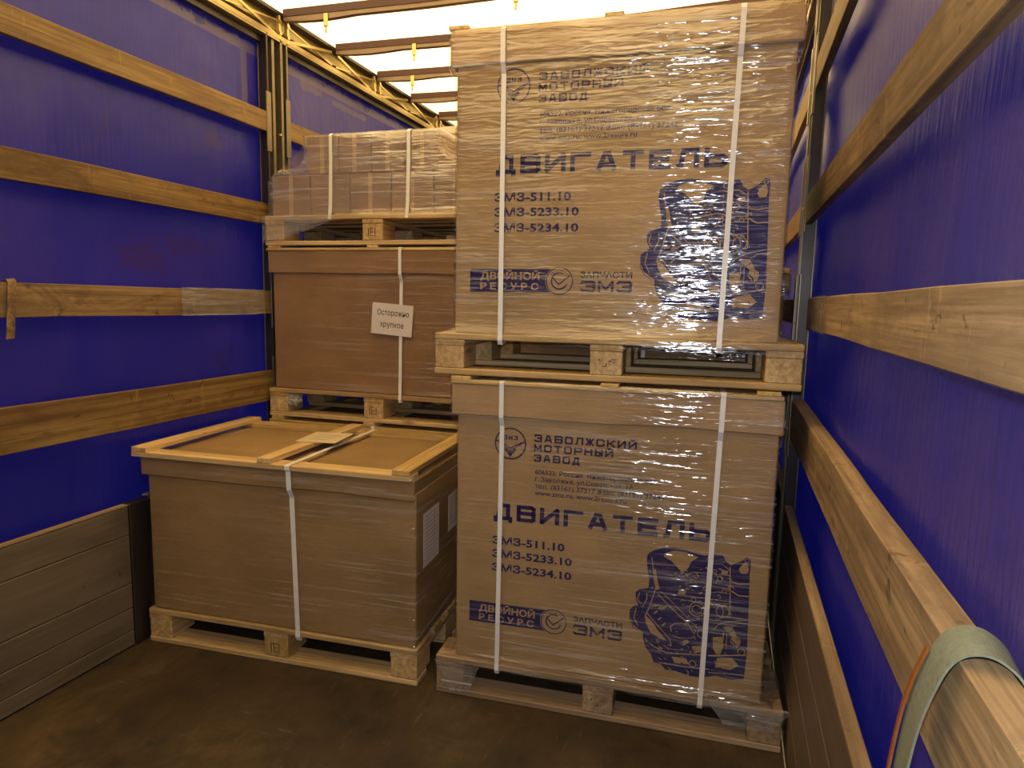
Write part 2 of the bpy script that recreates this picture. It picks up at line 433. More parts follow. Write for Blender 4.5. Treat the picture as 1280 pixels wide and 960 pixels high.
# slats
def slat(x, s, y0, y1, z0, z1, m, label, th=.025, dz=0.0, seg=14, wob=.003):
    L = y1-y0; me = box_mesh(L, th, z1-z0, .002, wob, seg, random.random())
    o = link('lashing_board', me, m, None, (x+s*th/2, (y0+y1)/2, (z0+z1)/2), (0, -dz, math.pi/2))
    return tag(o, label, 'slat')
G = None
ord_ = ['topmost', 'second', 'third', 'lowest']
sl = []
for k, (z0, z1, m) in enumerate([(2.266, 2.362, 'slat_orange'), (1.806, 1.910, 'slat_wood'), (1.354, 1.470, 'slat_wood'), (.899, 1.055, 'slat_orange')]):
    d = ['pale orange-brown wooden slat, topmost on the left wall', 'dark brown wooden slat with a pale scuff, second from top on the left wall',
         'brown wooden slat with clinging film and a torn strap end, third on the left wall', 'wide light wooden slat with dark knots, lowest on the left wall'][k]
    sl.append(slat(XL, -1, .2, 2.90, z0, z1, M[m], d))
    slat(XL-.014, -1, 3.085, 5.65, z0, z1, M[m], 'wooden slat beyond the left side post, %s of four' % ord_[k])
for k, (z0, z1, m, th) in enumerate([(2.255, 2.365, 'slat_wood', .025), (1.757, 1.864, 'slat_wood', .025), (1.371, 1.474, 'slat_light', .025), (.925, 1.076, 'slat_light', .046)]):
    d = ['steep brown wooden slat high on the right wall by the roof rail', 'brown weathered wooden slat with dark cracks, running steeply up the right wall',
         'broad pale brown wooden slat at eye height on the right wall', 'thick pale wooden slat with green strap looped over it, low on right wall'][k]
    sl.append(slat(XR, 1, .16, 2.82 if k != 2 else 2.50, z0, z1, M[m], d, th))
    slat(XR, 1, 3.02, 5.6, z0, z1, M['slat_orange'], 'wooden slat beyond the right side post, %s of four' % ord_[k])
for (px, pw, ph) in ((1.23, .05, .06), (1.02, .05, .03)):
    pass
# film clinging to two of the slats
def slat_film(parent, xi, s, y0, y1, z0, z1):
    def P(i, j):
        y = y0+(y1-y0)*i/24; z = z0-.004+(z1-z0+.008)*j/10
        n = mnoise.noise(Vector((y*30, z*40, 1)))
        return Vector((xi-s*(.004+.003*n), y, z))
    o = link('clinging_film', grid_mesh('film', P, 25, 11), M['film_heavy'], parent)
    o.matrix_parent_inverse = Matrix.LocRotScale(parent.location, parent.rotation_euler, None).inverted()
slat_film(sl[2], XL, -1, 2.30, 2.84, 1.354, 1.470)
slat_film(sl[6], XR, 1, 2.02, 2.44, 1.371, 1.474)

# torn strap end hanging over the third left slat
pts = [(XL-.035, 1.59, 1.40), (XL-.03, 1.59, 1.476), (XL-.01, 1.588, 1.482), (XL+.004, 1.585, 1.474), (XL+.008, 1.578, 1.43), (XL+.010, 1.572, 1.38), (XL+.012, 1.565, 1.33), (XL+.010, 1.562, 1.285)]
tag(link('torn_strap', ribbon('s', pts, .028, (0, 1, .15), .002), M['web_green'].copy()), 'torn frayed strap end hanging over the third left slat', 'strap')
bpy.data.objects['torn_strap'].data.materials[0] = M['slat_wood']

# roof rails with folding lattice
def rail(x, s, label):
    r = root('roof_rail', label, 'rail', (x, 0, 2.73))
    a = lambda p, q: sorted((s*p, s*q))
    for nm, p, q, z0, z1, m in (('web', .045, .052, 0, .15, 'rail'), ('lower_flange', .0, .045, 0, .010, 'rail'), ('lower_lip', .0, .006, .010, .034, 'rail'),
                                ('mid_ledge', .018, .045, .058, .064, 'rail'), ('runner_track', .0, .045, .132, .150, 'steel_dark'), ('hem_cover', .03, .055, -.035, 0, 'steel_dark')):
        x0, x1 = a(p, q); bm = bmesh.new(); bm_box(bm, x0, x1, Y0+.01, Y1-.01, z0, z1, .0012)
        link(nm, to_mesh(bm, nm), M[m], r)
    for n in range(-4, 8):
        yb = 3.052+n*.476; yn = yb+.476; odd = (n % 2 == 0)
        lo, hi = .028, .118
        z0, z1 = (lo, hi) if odd else (hi, lo)
        bm = bmesh.new(); xx = s*.010
        flatbar(bm, (xx, yb+.03, z0), (xx, yn-.03, z1), .014, .004)
        link('lattice_bar', to_mesh(bm, 'lb'), M['bar'], r)
        bm = bmesh.new(); xx = s*.017
        flatbar(bm, (xx, yb+.02, .112 if odd else .05), (xx, yn-.02, .05 if odd else .112), .008, .004)
        link('lattice_bar', to_mesh(bm, 'lb'), M['bar'], r)
        if odd:
            for dy in (-.035, .03):
                bm = bmesh.new(); x0, x1 = a(-.002, .02); bm_box(bm, x0, x1, yb+dy-.007, yb+dy+.007, .012, .13, .002)
                tube(bm, (s*-.006, yb+dy, .045), (s*.01, yb+dy, .045), .011); tube(bm, (s*-.006, yb+dy, .10), (s*.01, yb+dy, .10), .011)
                link('carriage', to_mesh(bm, 'cg'), M['bar'], r)
    return r
rail(XL, -1, 'long roof rail with folding lattice above the left wall')
rail(XR, 1, 'long roof rail with folding lattice above the right wall')

# roof bows
for n in range(-2, 6):
    y = 3.052+n*.476
    d = {0: 'nearest roof bow in view, over the side post', 1: 'second roof bow in view, behind the nearest', 2: 'third roof bow, midway down the roof in view',
         3: 'fourth roof bow, above the rear wrapped load', 4: 'farthest roof bow in view, small above the cartons', -1: 'roof bow just above the front edge of the tall engine carton', -2: 'roof bow overhead, nearer than the tall engine carton', 5: 'roof bow hidden beyond the tall wrapped load'}[n]
    r = root('roof_bow', d, 'roof bow', ((XL+XR)/2, y, 2.88), 0, 'roof bows')
    hw = (XR-XL)/2-.006
    def Pb(bm, z0f, z1f, y0, y1, N=24):
        rings = []
        for i in range(N+1):
            x = -hw+2*hw*i/N; e = min(x+hw, hw-x)
            zz0, zz1 = z0f(e), z1f(e)
            rings.append([bm.verts.new((x, yy, z)) for yy, z in ((y0, zz0), (y1, zz0), (y1, zz1), (y0, zz1))])
        for A, B in zip(rings, rings[1:]):
            for k in range(4): bm.faces.new((A[k], A[(k+1) % 4], B[(k+1) % 4], B[k]))
        bm.faces.new(rings[0][::-1]); bm.faces.new(rings[-1])
    sag = lambda e: -.018*min(1, e/.8)
    bm = bmesh.new(); Pb(bm, lambda e: -.040-.010*math.sin(min(1, e/.4)*math.pi)+sag(e), lambda e: -.020+sag(e), -.014, .016)
    link('bow_tube', to_mesh(bm, 'bt'), M['bow_alloy'], r)
    bm = bmesh.new(); Pb(bm, lambda e: -.020+sag(e), lambda e: .016+sag(e), -.018, .02)
    link('top_strip', to_mesh(bm, 'ts'), M['bow_top'], r)
    for hx in ((-1.0, 0.0, .95) if n % 2 == 0 else (-.75, .35)):
        bm = bmesh.new(); bm_box(bm, hx-.012, hx+.012, -.022, -.014, -.075, -.012, .002)
        bm_box(bm, hx-.007, hx+.007, -.020, -.015, -.105, -.075, .002)
        bmesh.ops.translate(bm, verts=bm.verts[:], vec=(0, 0, sag(.8)))
        link('hanging_tab', to_mesh(bm, 'tab'), M['bar'], r)

# ------------------------------------------------------------------ pallets
def pallet(loc, rz, label, m, stamp=True, W=1.2, D=.8):
    r = root('pallet', label, 'pallet', loc, rz, None)
    for k, (v0, v1) in enumerate(((0, .1), (D/2-.05, D/2+.05), (D-.1, D))):
        board('bottom_board', 0, W, v0, v1, 0, .022, m, r, 'x', .003, .0025, 8, k % 2)
    for u in (0, W/2-.055, W-.11):
        for v in (.0, D/2-.07, D-.14):
            bl = board('block', u+.002, u+.108, v+.002, v+.138, .022, .100, m, r, 'y', .003, 0)
            if stamp and v == 0 and u > .3 and u < .7:
                bm = bmesh.new()
                for (a0, a1, b0, b1) in (((.032, .036, .040, .080), (.040, .060, .077, .080), (.044, .047, .042, .078), (.044, .060, .059, .062), (.050, .064, .042, .045), (.068, .071, .040, .080)) if stamp == 1 else ((.046, .058, .050, .053), (.055, .058, .050, .062), (.064, .074, .068, .071), (.072, .088, .073, .0755), (.030, .036, .070, .074), (.076, .086, .064, .066))):
                    bm_box(bm, u+a0, u+a1, .0006, .003, b0, b1)
                o = link('burnt_mark', to_mesh(bm, 'mk'), M['stamp'], r)
    for u in (0, W/2-.055, W-.11):
        board('stringer_board', u, u+.11, .001, D-.001, .100, .122, m, r, 'y', .003, .001, 6)
    for v0, v1 in ((0, .14), (.17, .27), (.33, .47), (.53, .63), (D-.14, D)):
        board('deck_board', 0, W, v0, v1, .122, .144, m, r, 'x', .003, .0022, 8, round(v0, 1))
    return r

# ------------------------------------------------------------------ printed artwork (u, z from pallet underside)
FONT = {
 'Д': [[(0, -.2), (0, 0), (1, 0), (1, -.2)], [(.14, 0), (.32, 1), (.84, 1), (.84, 0)]],
 'В': [[(0, 0), (0, 1), (.86, 1), (1, .9), (1, .62), (.88, .52), (0, .52)], [(.88, .52), (1, .42), (1, .1), (.88, 0), (0, 0)]],
 'И': [[(0, 1), (0, 0), (1, 1), (1, 0)]],
 'Й': [[(0, 1), (0, 0), (1, 1), (1, 0)], [(.28, 1.3), (.4, 1.2), (.6, 1.2), (.72, 1.3)]],
 'Г': [[(0, 0), (0, 1), (1, 1)]],
 'А': [[(0, 0), (.42, 1), (.58, 1), (1, 0)], [(.18, .28), (.82, .28)]],
 'Т': [[(0, 1), (1, 1)], [(.5, 1), (.5, 0)]],
 'Е': [[(1, 1), (0, 1), (0, 0), (1, 0)], [(0, .5), (.9, .5)]],
 'Л': [[(0, 0), (.12, .04), (.26, 1), (1, 1), (1, 0)]],
 'Ь': [[(0, 1), (0, 0), (.86, 0), (1, .12), (1, .45), (.86, .56), (0, .56)]],
 'Ы': [[(0, 1), (0, 0), (.6, 0), (.7, .12), (.7, .45), (.6, .56), (0, .56)], [(1, 0), (1, 1)]],
 'З': [[(0, .85), (.12, 1), (.88, 1), (1, .88), (1, .63), (.86, .52), (.42, .52)], [(.86, .52), (1, .4), (1, .12), (.88, 0), (.12, 0), (0, .15)]],
 'О': [[(.15, 0), (0, .15), (0, .85), (.15, 1), (.85, 1), (1, .85), (1, .15), (.85, 0), (.15, 0)]],
 'Ж': [[(.5, 0), (.5, 1)], [(0, 1), (.36, .5), (0, 0)], [(1, 1), (.64, .5), (1, 0)], [(.36, .5), (.64, .5)]],
 'С': [[(1, .72), (1, .85), (.85, 1), (.15, 1), (0, .85), (0, .15), (.15, 0), (.85, 0), (1, .15), (1, .28)]],
 'К': [[(0, 0), (0, 1)], [(1, 1), (.35, .5), (1, 0)], [(0, .5), (.35, .5)]],
 'М': [[(0, 0), (0, 1), (.5, .2), (1, 1), (1, 0)]],
 'Р': [[(0, 0), (0, 1), (.88, 1), (1, .88), (1, .5), (.88, .4), (0, .4)]],
 'Н': [[(0, 0), (0, 1)], [(1, 0), (1, 1)], [(0, .5), (1, .5)]],
 'У': [[(0, 1), (.5, .3)], [(1, 1), (.4, 0), (.1, 0)]],
 'П': [[(0, 0), (0, 1), (1, 1), (1, 0)]],
 'Ч': [[(0, 1), (0, .55), (.15, .42), (1, .42)], [(1, 1), (1, 0)]],
}
class Flat:
    """flat print, collected as (u, z) triangles on one plane"""
    def __init__(s): s.v = []; s.f = []
    def poly(s, pts):
        b = len(s.v); s.v += list(pts)
        for t in tessellate_polygon([[Vector((p[0], p[1], 0)) for p in pts]]): s.f.append(tuple(b+i for i in t))
    def stroke(s, pts, w, wy=None):
        wy = wy or w
        n = len(pts)
        for (a, b) in zip(pts, pts[1:]):
            dx, dy = b[0]-a[0], b[1]-a[1]; L = math.hypot(dx, dy) or 1
            tx, ty = dx/L, dy/L; nx, ny = -ty*w/2, tx*wy/2
            if abs(ty) > .9: ex, ey = 0, ty*wy*.42
            else: ex, ey = tx*w*.42, ty*wy*.42
            s.poly([(a[0]-ex+nx, a[1]-ey+ny), (a[0]-ex-nx, a[1]-ey-ny), (b[0]+ex-nx, b[1]+ey-ny), (b[0]+ex+nx, b[1]+ey+ny)])
    def line(s, pts, w):
        for (a, b) in zip(pts, pts[1:]):
            dx, dy = b[0]-a[0], b[1]-a[1]; L = math.hypot(dx, dy) or 1
            nx, ny = -dy/L*w/2, dx/L*w/2; ex, ey = dx/L*w*.3, dy/L*w*.3
            s.poly([(a[0]-ex+nx, a[1]-ey+ny), (a[0]-ex-nx, a[1]-ey-ny), (b[0]+ex-nx, b[1]+ey-ny), (b[0]+ex+nx, b[1]+ey+ny)])
    def ring(s, c, r0, r1, n=40, a0=0, a1=2*math.pi):
        for i in range(n):
            p, q = a0+(a1-a0)*i/n, a0+(a1-a0)*(i+1)/n
            s.poly([(c[0]+r0*math.cos(p), c[1]+r0*math.sin(p)), (c[0]+r1*math.cos(p), c[1]+r1*math.sin(p)),
                    (c[0]+r1*math.cos(q), c[1]+r1*math.sin(q)), (c[0]+r0*math.cos(q), c[1]+r0*math.sin(q))])
    def disc(s, c, r, n=36, ry=None):
        s.poly([(c[0]+r*math.cos(2*math.pi*i/n), c[1]+(ry or r)*math.sin(2*math.pi*i/n)) for i in range(n)])
    def text(s, txt, u0, u1, z, h, wt=.17, gap=.28):
        """wide squared letters fitted between u0 and u1"""
        n = len(txt); wch = (u1-u0)/(n+gap*(n-1)); st = h*wt
        for k, ch in enumerate(txt):
            x0 = u0+k*wch*(1+gap)
            for pl in FONT[ch]:
                s.stroke([(x0+st/2*1.1+p[0]*(wch-st*1.1), z+st/2+p[1]*(h-st)) for p in pl], st*1.1, st)
    def build(s, name, m, parent, v):
        me = bpy.data.meshes.new(name); me.from_pydata([(a, v, b) for a, b in s.v], [], s.f); me.update()
        return link(name, me, m, parent)
def font_text(name, txt, u0, u1, z, cap, m, parent, v, bold=0.0, slope=0.0, tf=None):
    cu = bpy.data.curves.new('t', 'FONT'); cu.body = txt; cu.size = 1; cu.offset = bold; cu.resolution_u = 2
    ob = bpy.data.objects.new('t', cu); me = bpy.data.meshes.new_from_object(ob)
    c2 = bpy.data.curves.new('t2', 'FONT'); c2.body = 'H'; c2.size = 1; ob2 = bpy.data.objects.new('t2', c2); m2 = bpy.data.meshes.new_from_object(ob2)
    ch = max(p.co.y for p in m2.vertices)
    x0 = min(p.co.x for p in me.vertices); x1 = max(p.co.x for p in me.vertices)
    for p in me.vertices:
        a = (p.co.x-x0)/(x1-x0)*(u1-u0); b = p.co.y/ch*cap
        q = (u0+a, v, z+b+slope*a)
        p.co = tf(*q) if tf else q
    bpy.data.objects.remove(ob); bpy.data.objects.remove(ob2); bpy.data.meshes.remove(m2)
    bpy.data.curves.remove(cu); bpy.data.curves.remove(c2)
    me.name = name
    return link(name, me, m, parent)

def engine_art():
    T = lambda x, y: (.6438+.00052*x+.0000335*y, .6677+.0000656*x-.000558*y)
    A = Flat(); B = Flat(); C = Flat()
    out = [(183,150),(190,120),(230,95),(300,80),(360,78),(430,95),(480,115),(540,130),(600,122),(650,130),(665,165),(695,190),(740,170),(765,160),(785,138),(808,150),(812,180),(805,235),
           (803,300),(800,420),(795,560),(790,700),(785,760),(770,885),(690,890),(600,870),(520,885),(450,880),(350,850),(290,845),(260,810),(215,800),(200,750),(165,705),(150,650),(150,615),(120,590),(85,560),(68,510),(68,470),
           (95,445),(125,440),(110,400),(108,360),(130,340),(190,330),(197,280),(186,200)]
    A.poly([T(*p) for p in out])
    holes = [[(300,112),(360,98),(430,110),(500,140),(455,170),(440,205),(405,240),(375,205),(335,160),(290,135)],
             [(222,215),(238,212),(252,300),(262,335),(240,345),(228,300)],
             [(740,215),(765,180),(790,170),(800,215),(790,240),(755,238)],
             [(640,560),(700,560),(725,610),(750,670),(720,700),(690,650),(700,620)],
             [(585,630),(640,625),(650,690),(610,740),(585,700)],
             [(395,665),(430,650),(440,665),(405,690)], [(165,500),(200,530),(250,600),(300,660),(270,655),(200,610),(170,550)],
             [(455,690),(530,685),(525,720),(470,735)], [(640,215),(680,225),(672,245),(636,240)], [(380,340),(425,335),(420,372),(372,366)],
             [(610,760),(700,755),(740,800),(690,830),(600,815)], [(330,760),(420,770),(440,805),(350,800)]]
    for h in holes: B.poly([T(*p) for p in h])
    lines = [([(215,140),(225,230),(240,320),(200,440),(170,500)], 6), ([(250,370),(350,470),(430,545),(470,610)], 6), ([(270,350),(420,500),(500,585)], 4),
             ([(690,200),(690,330),(688,500)], 6), ([(700,290),(740,300),(803,300)], 7), ([(700,345),(740,372),(803,376)], 7), ([(180,490),(320,650),(330,690)], 5),
             ([(150,450),(180,400),(180,360)], 5), ([(110,460),(95,520),(120,570)], 5), ([(135,360),(120,400),(140,430)], 5),
             ([(330,600),(325,570),(350,550),(400,548),(430,560)], 6), ([(320,620),(380,640),(470,640)], 4), ([(590,580),(620,550),(680,530),(790,520)], 5),
             ([(700,560),(745,540),(795,540)], 3), ([(420,300),(520,290),(600,320),(690,330)], 5), ([(400,260),(470,230),(560,240),(690,250)], 4),
             ([(560,180),(640,180),(690,220)], 4), ([(550,360),(620,350),(680,360)], 4), ([(600,420),(690,420)], 4), ([(200,690),(300,740),(420,740),(540,745)], 6),
             ([(560,745),(780,735)], 8), ([(250,800),(420,825),(560,830)], 5), ([(560,850),(770,860)], 5), ([(650,600),(640,700),(620,745)], 6), ([(670,600),(665,700)], 4)]
    for pts, wd in lines: B.line([T(*p) for p in pts], wd*.00054)
    for (x, y) in ((240,440),(275,455),(290,452),(236,480),(258,522),(283,558),(222,440),(262,450)):
        B.line([T(x-9, y+7), T(x+9, y-6)], .0045)
    def circ(F, x, y, r, wd):
        c = T(x, y); F.ring(c, (r-wd)*.00054, r*.00054, 20)
    for (x, y, r, wd) in ((490,460,48,5),(490,460,30,4),(590,470,60,5),(645,470,40,5),(630,270,18,5),(720,650,30,6),(520,610,30,5),(570,150,16,4),(600,225,12,4),(655,345,14,4),(790,160,14,4),(755,715,24,6),(470,400,16,4),(540,330,14,4),(460,800,22,5),(650,800,26,5)):
        circ(B, x, y, r, wd)
    rr = random.Random(3)
    for k in range(120):      # small castings, bolts and ribs
        x = rr.uniform(350, 690); y = rr.uniform(190, 860) if k % 3 else rr.uniform(200, 440)
        if rr.random() < .45: C.disc(T(x, y), rr.uniform(.0018, .0045), 7, rr.uniform(.0012, .003))
        else:
            a = rr.uniform(-.9, .9); l = rr.uniform(6, 20)
            C.line([T(x, y), T(x+l*math.cos(a), y+l*math.sin(a)), T(x+l*1.6*math.cos(a+.6), y+l*1.6*math.sin(a+.6))], rr.uniform(.0012, .0028))
    for k in range(34):
        x = rr.uniform(150, 330); y = rr.uniform(600, 830)
        if y > 600+(x-150)*.3: C.line([T(x, y), T(x+rr.uniform(8, 26), y+rr.uniform(5, 20))], rr.uniform(.0015, .003))
    D = Flat()
    for k in range(40):
        x = rr.uniform(300, 740); y = rr.uniform(560, 860)
        D.line([T(x, y), T(x+rr.uniform(-18, 18), y+rr.uniform(-14, 14))], rr.uniform(.0015, .003))
    D.line([T(690, 640), T(715, 665), T(722, 700)], .004); D.line([T(75, 480), T(66, 530), T(90, 580), T(130, 610)], .0018)
    return A, B, C, D

def artwork(body, v):
    e = .0004; ink, bare, blk = M['ink'], M['card_bare'], M['ink_black']
    F = Flat(); F.ring((.264, .953), .0515, .0565, 48)
    F.line([(.213, .962), (.245, .948), (.264, .936), (.283, .948), (.315, .962)], .0045)
    F.line([(.226, .952), (.25, .937), (.264, .926), (.278, .937), (.302, .952)], .003)
    F.line([(.247, .932), (.264, .912), (.281, .932)], .007); F.poly([(.254, .924), (.264, .930), (.274, .924), (.264, .904)])
    F.text('ЗМЗ', .238, .290, .966, .016, .2)
    F.build('printed_emblem', ink, body, v)
    F = Flat(); F.text('ЗАВОЛЖСКИЙ', .348, .695, .966, .026, .21); F.text('МОТОРНЫЙ', .348, .619, .932, .026, .21); F.text('ЗАВОД', .348, .508, .897, .026, .21)
    F.build('printed_name', ink, body, v)
    for txt, u0, u1, z in (('606522, Россия, Нижегородская обл.,', .354, .777, .853), ('г. Заволжье, ул.Советская, 1А', .354, .690, .828),
                           ('тел. (83161) 37317 факс (83161) 37242', .354, .792, .803), ('www.zmz.ru, www.2resurs.ru', .354, .668, .779)):
        font_text('printed_address', txt, u0, u1, z, .0155, ink, body, v, .012)
    F = Flat(); F.text('ДВИГАТЕЛЬ', .208, .944, .677, .060, .23, .22); F.build('printed_title', ink, body, v)
    for txt, u0, u1, z in (('ЗМЗ-511.10', .204, .465, .588), ('ЗМЗ-5233.10', .204, .492, .539), ('ЗМЗ-5234.10', .204, .492, .488)):
        font_text('printed_model', txt, u0, u1, z, .0255, ink, body, v, .028)
    F = Flat(); F.poly([(.122, .287), (.425, .289), (.425, .366), (.122, .364)]); F.build('printed_band', ink, body, v)
    font_text('band_lettering', 'ДВОЙНОЙ', .159, .366, .330, .0225, bare, body, v-e, .03)
    font_text('band_lettering', 'Р Е С У Р С', .159, .364, .2965, .0205, bare, body, v-e, .03)
    F = Flat(); F.disc((.434, .327), .048); F.build('badge_disc', bare, body, v-e)
    F = Flat(); F.ring((.434, .327), .0425, .046); F.ring((.434, .327), .024, .029, 30, math.radians(60), math.radians(340))
    F.line([(.413, .336), (.432, .315), (.468, .345)], .0042); F.ring((.434, .327), .033, .0345, 30, math.radians(20), math.radians(150))
    F.build('printed_badge', ink, body, v-2*e)
    font_text('printed_model', 'ЗАПЧАСТИ', .503, .672, .339, .0175, blk, body, v, .03)
    F = Flat(); F.text('ЗМЗ', .503, .673, .292, .037, .21, .16); F.build('printed_monogram', ink, body, v)
    F = Flat()
    for z in (.3015, .3105, .3195): F.line([(.502, z), (.674, z)], .0012)
    F.build('monogram_gap', bare, body, v-e)
    A, B, C, D = engine_art()
    A.build('printed_engine', ink, body, v); B.build('engine_lines', bare, body, v-e); C.build('engine_details', bare, body, v-1.2*e); D.build('engine_details', ink, body, v-1.8*e)

# ------------------------------------------------------------------ carton crate
def carton_body(u0, u1, v0, v1, z0, z1, bulge=.004, seed=0):
    bm = bmesh.new(); bm_box(bm, u0, u1, v0, v1, z0, z1, .004)
    for i in range(1, 8):
        bmesh.ops.bisect_plane(bm, geom=bm.verts[:]+bm.edges[:]+bm.faces[:], plane_co=(0, 0, z0+(z1-z0)*i/8), plane_no=(0, 0, 1))
    for i in range(1, 8):
        bmesh.ops.bisect_plane(bm, geom=bm.verts[:]+bm.edges[:]+bm.faces[:], plane_co=(u0+(u1-u0)*i/8, 0, 0), plane_no=(1, 0, 0))
        bmesh.ops.bisect_plane(bm, geom=bm.verts[:]+bm.edges[:]+bm.faces[:], plane_co=(0, v0+(v1-v0)*i/8, 0), plane_no=(0, 1, 0))
    cu, cv, cz = (u0+u1)/2, (v0+v1)/2, (z0+z1)/2
    for p in bm.verts:
        fu = 1-abs(p.co.x-cu)/((u1-u0)/2); fv = 1-abs(p.co.y-cv)/((v1-v0)/2); fz = 1-abs(p.co.z-cz)/((z1-z0)/2)
        if abs(abs(p.co.y-cv)-(v1-v0)/2) < .001 and p.co.y > cv: p.co.y += bulge*min(1, 2*fu)*min(1, 2*fz)
        if abs(abs(p.co.x-cu)-(u1-u0)/2) < .001: p.co.x += math.copysign(bulge, p.co.x-cu)*min(1, 2*fv)*min(1, 2*fz)
    return to_mesh(bm, 'body')
def film_hull(parent, prof, m, nz_noise=.0016, skirt=None, seed=0, name='stretch_film', cut=None, n_u=46, n_v=30):
    """prof: list of (z, u0, u1, v0, v1) rings from bottom to top; skirt(u01)->dz for the lowest rows"""
    rings = []
    for a, b in zip(prof, prof[1:]):
        n = max(1, int(abs(b[0]-a[0])/.03) or 1)
        for k in range(n): rings.append([a[j]+(b[j]-a[j])*k/n for j in range(5)])
    rings.append(list(prof[-1]))
    per = []
    for i in range(n_u): per.append(('f', i/n_u))
    for i in range(n_v): per.append(('r', i/n_v))
    for i in range(n_u): per.append(('b', i/n_u))
    for i in range(n_v): per.append(('l', i/n_v))
    def P(i, j):
        z, u0, u1, v0, v1 = rings[j]; s, t = per[i]
        if s == 'f': x, y, n = u0+(u1-u0)*t, v0, (0, -1)
        elif s == 'r': x, y, n = u1, v0+(v1-v0)*t, (1, 0)
        elif s == 'b': x, y, n = u1-(u1-u0)*t, v1, (0, 1)
        else: x, y, n = u0, v1-(v1-v0)*t, (-1, 0)
        if t == 0: n = {'f': (-.7, -.7), 'r': (.7, -.7), 'b': (.7, .7), 'l': (-.7, .7)}[s]
        d = mnoise.noise(Vector((x*7+seed, y*7, z*26)))*nz_noise
        if skirt and j <= 3:
            z = z-(3-j)/3*skirt(t, s)
        return Vector((x+n[0]*d, y+n[1]*d, z))
    o = link(name, grid_mesh('film', P, len(per), len(rings), closed=True), m, parent)
    return o
def strap_loop(parent, u, pts, w=.016, du=0.0):
    """pts (v,z) ; du shift from top to bottom"""
    zmax = max(p[1] for p in pts); zmin = min(p[1] for p in pts)
    P = [(u+du*(zmax-z)/(zmax-zmin), v, z) for v, z in pts]
    return link('packing_strap', ribbon('strap', P, w, (1, 0, 0), .0015), M['strap'], parent)

def crate(loc, rz, label, body, lid, frame=None, straps=(), film=None, card='cardboard', art=False, skirt=None, group=None, cat='box', ft=.02, battens=(.05, .6, 1.13), strapw=.016):
    """body,lid = (u0,u1,v0,v1,z0,z1) above the pallet underside; loc at pallet underside"""
    r = root('engine_carton' if art else 'carton', label, cat, loc, rz, group)
    b = link('body', carton_body(*body, seed=1), M[card], r)
    # flap crease near the front corners
    bm = bmesh.new(); bm_box(bm, lid[0], lid[1], lid[2], lid[3], lid[4], lid[5], .004)
    for i in range(1, 8): bmesh.ops.bisect_plane(bm, geom=bm.verts[:]+bm.edges[:]+bm.faces[:], plane_co=(lid[0]+(lid[1]-lid[0])*i/8, 0, 0), plane_no=(1, 0, 0))
    for p in bm.verts:
        if p.co.z < (lid[4]+lid[5])/2: p.co.z += mnoise.noise(Vector((p.co.x*3, loc[2], loc[0])))*.006
    link('lid', to_mesh(bm, 'lid'), M['cardboard_lid'] if card == 'cardboard' else M[card], r)
    zt = lid[5]
    if frame:
        fu0, fu1, fv0, fv1 = frame; fm = M['frame_wood']
        for (q0, q1) in ((fv0, fv0+.075), ((fv0+fv1)/2-.035, (fv0+fv1)/2+.035), (fv1-.075, fv1)):
            if (q0, q1) != ((fv0+fv1)/2-.035, (fv0+fv1)/2+.035) or not art and False:
                board('frame_board', fu0, fu1, q0, q1, zt, zt+ft, fm, r, 'x', .0015, .0012, 8, round(q0, 3))
        for q in battens:
            wd = .07 if q in (battens[0], battens[-1]) else .06
            board('batten', q-wd/2, q+wd/2, fv0-.001, fv1+.001, zt+ft, zt+2*ft, M['frame_wood'], r, 'y', .0015, .001, 6)
        zt += ft
    for (u, du) in straps:
        f0, f1 = lid[2]-.007, lid[3]+.007
        if film: f0 -= .004
        t0 = (frame[2] if frame else lid[2])-.006
        pts = [(.04, .118), (.0, .110), (-.006, .125), (-.003, .150), (min(body[2]-.006, .012), lid[4]-.03), (f0, lid[4]), (f0, lid[5]-.002), (t0, lid[5]+.004), (t0, zt-.002), (t0+.006, zt+.0015),
               (f1-.02, zt+.0015), (f1, lid[5]-.01), (f1, lid[4]), (body[3]+.01, lid[4]-.03), (body[3]+.012, .15)]
        strap_loop(r, u, pts, strapw, du)
    if film:
        g = .004; L, B = lid, body
        prof = [(.118, -.004, 1.204, -.004, .804), (.130, -.004, 1.204, -.004, .804), (.146, -.004, 1.204, -.004, .804), (.160, B[0]-.012, B[1]+.012, B[2]-.010, B[3]+.02),
                (.20, B[0]-g-.002, B[1]+g+.002, B[2]-g, B[3]+.012), (L[4]-.05, B[0]-g, B[1]+g, B[2]-g, B[3]+.010), (L[4]-.005, L[0]-g, L[1]+g, L[2]-g, L[3]+g), (L[5]-.004, L[0]-g, L[1]+g, L[2]-g, L[3]+g)]
        if frame: prof += [(L[5]+.012, min(L[0], frame[0])-g, max(L[1], frame[1])+g, min(L[2], frame[2])-g, max(L[3], frame[3])+g)]
        prof += [(prof[-1][0]+.010, L[0]+.02, L[1]-.02, L[2]+.02, L[3]-.02), (prof[-1][0]+.009, L[0]+.14, L[1]-.14, L[2]+.12, L[3]-.12)]
        film_hull(r, prof, M[film], skirt=skirt, seed=loc[0]*3+loc[2])
    if art: artwork(b, body[2]-.0008)
    return r

sk = lambda t, s: (.075*math.exp(-(min(t, 1-t)/.075)**2))
sk2 = lambda t, s: (.055*math.exp(-(min(t, 1-t)/.05)**2) if s != 'f' else .01)
FR = (.03, 1.15, .0, .78)
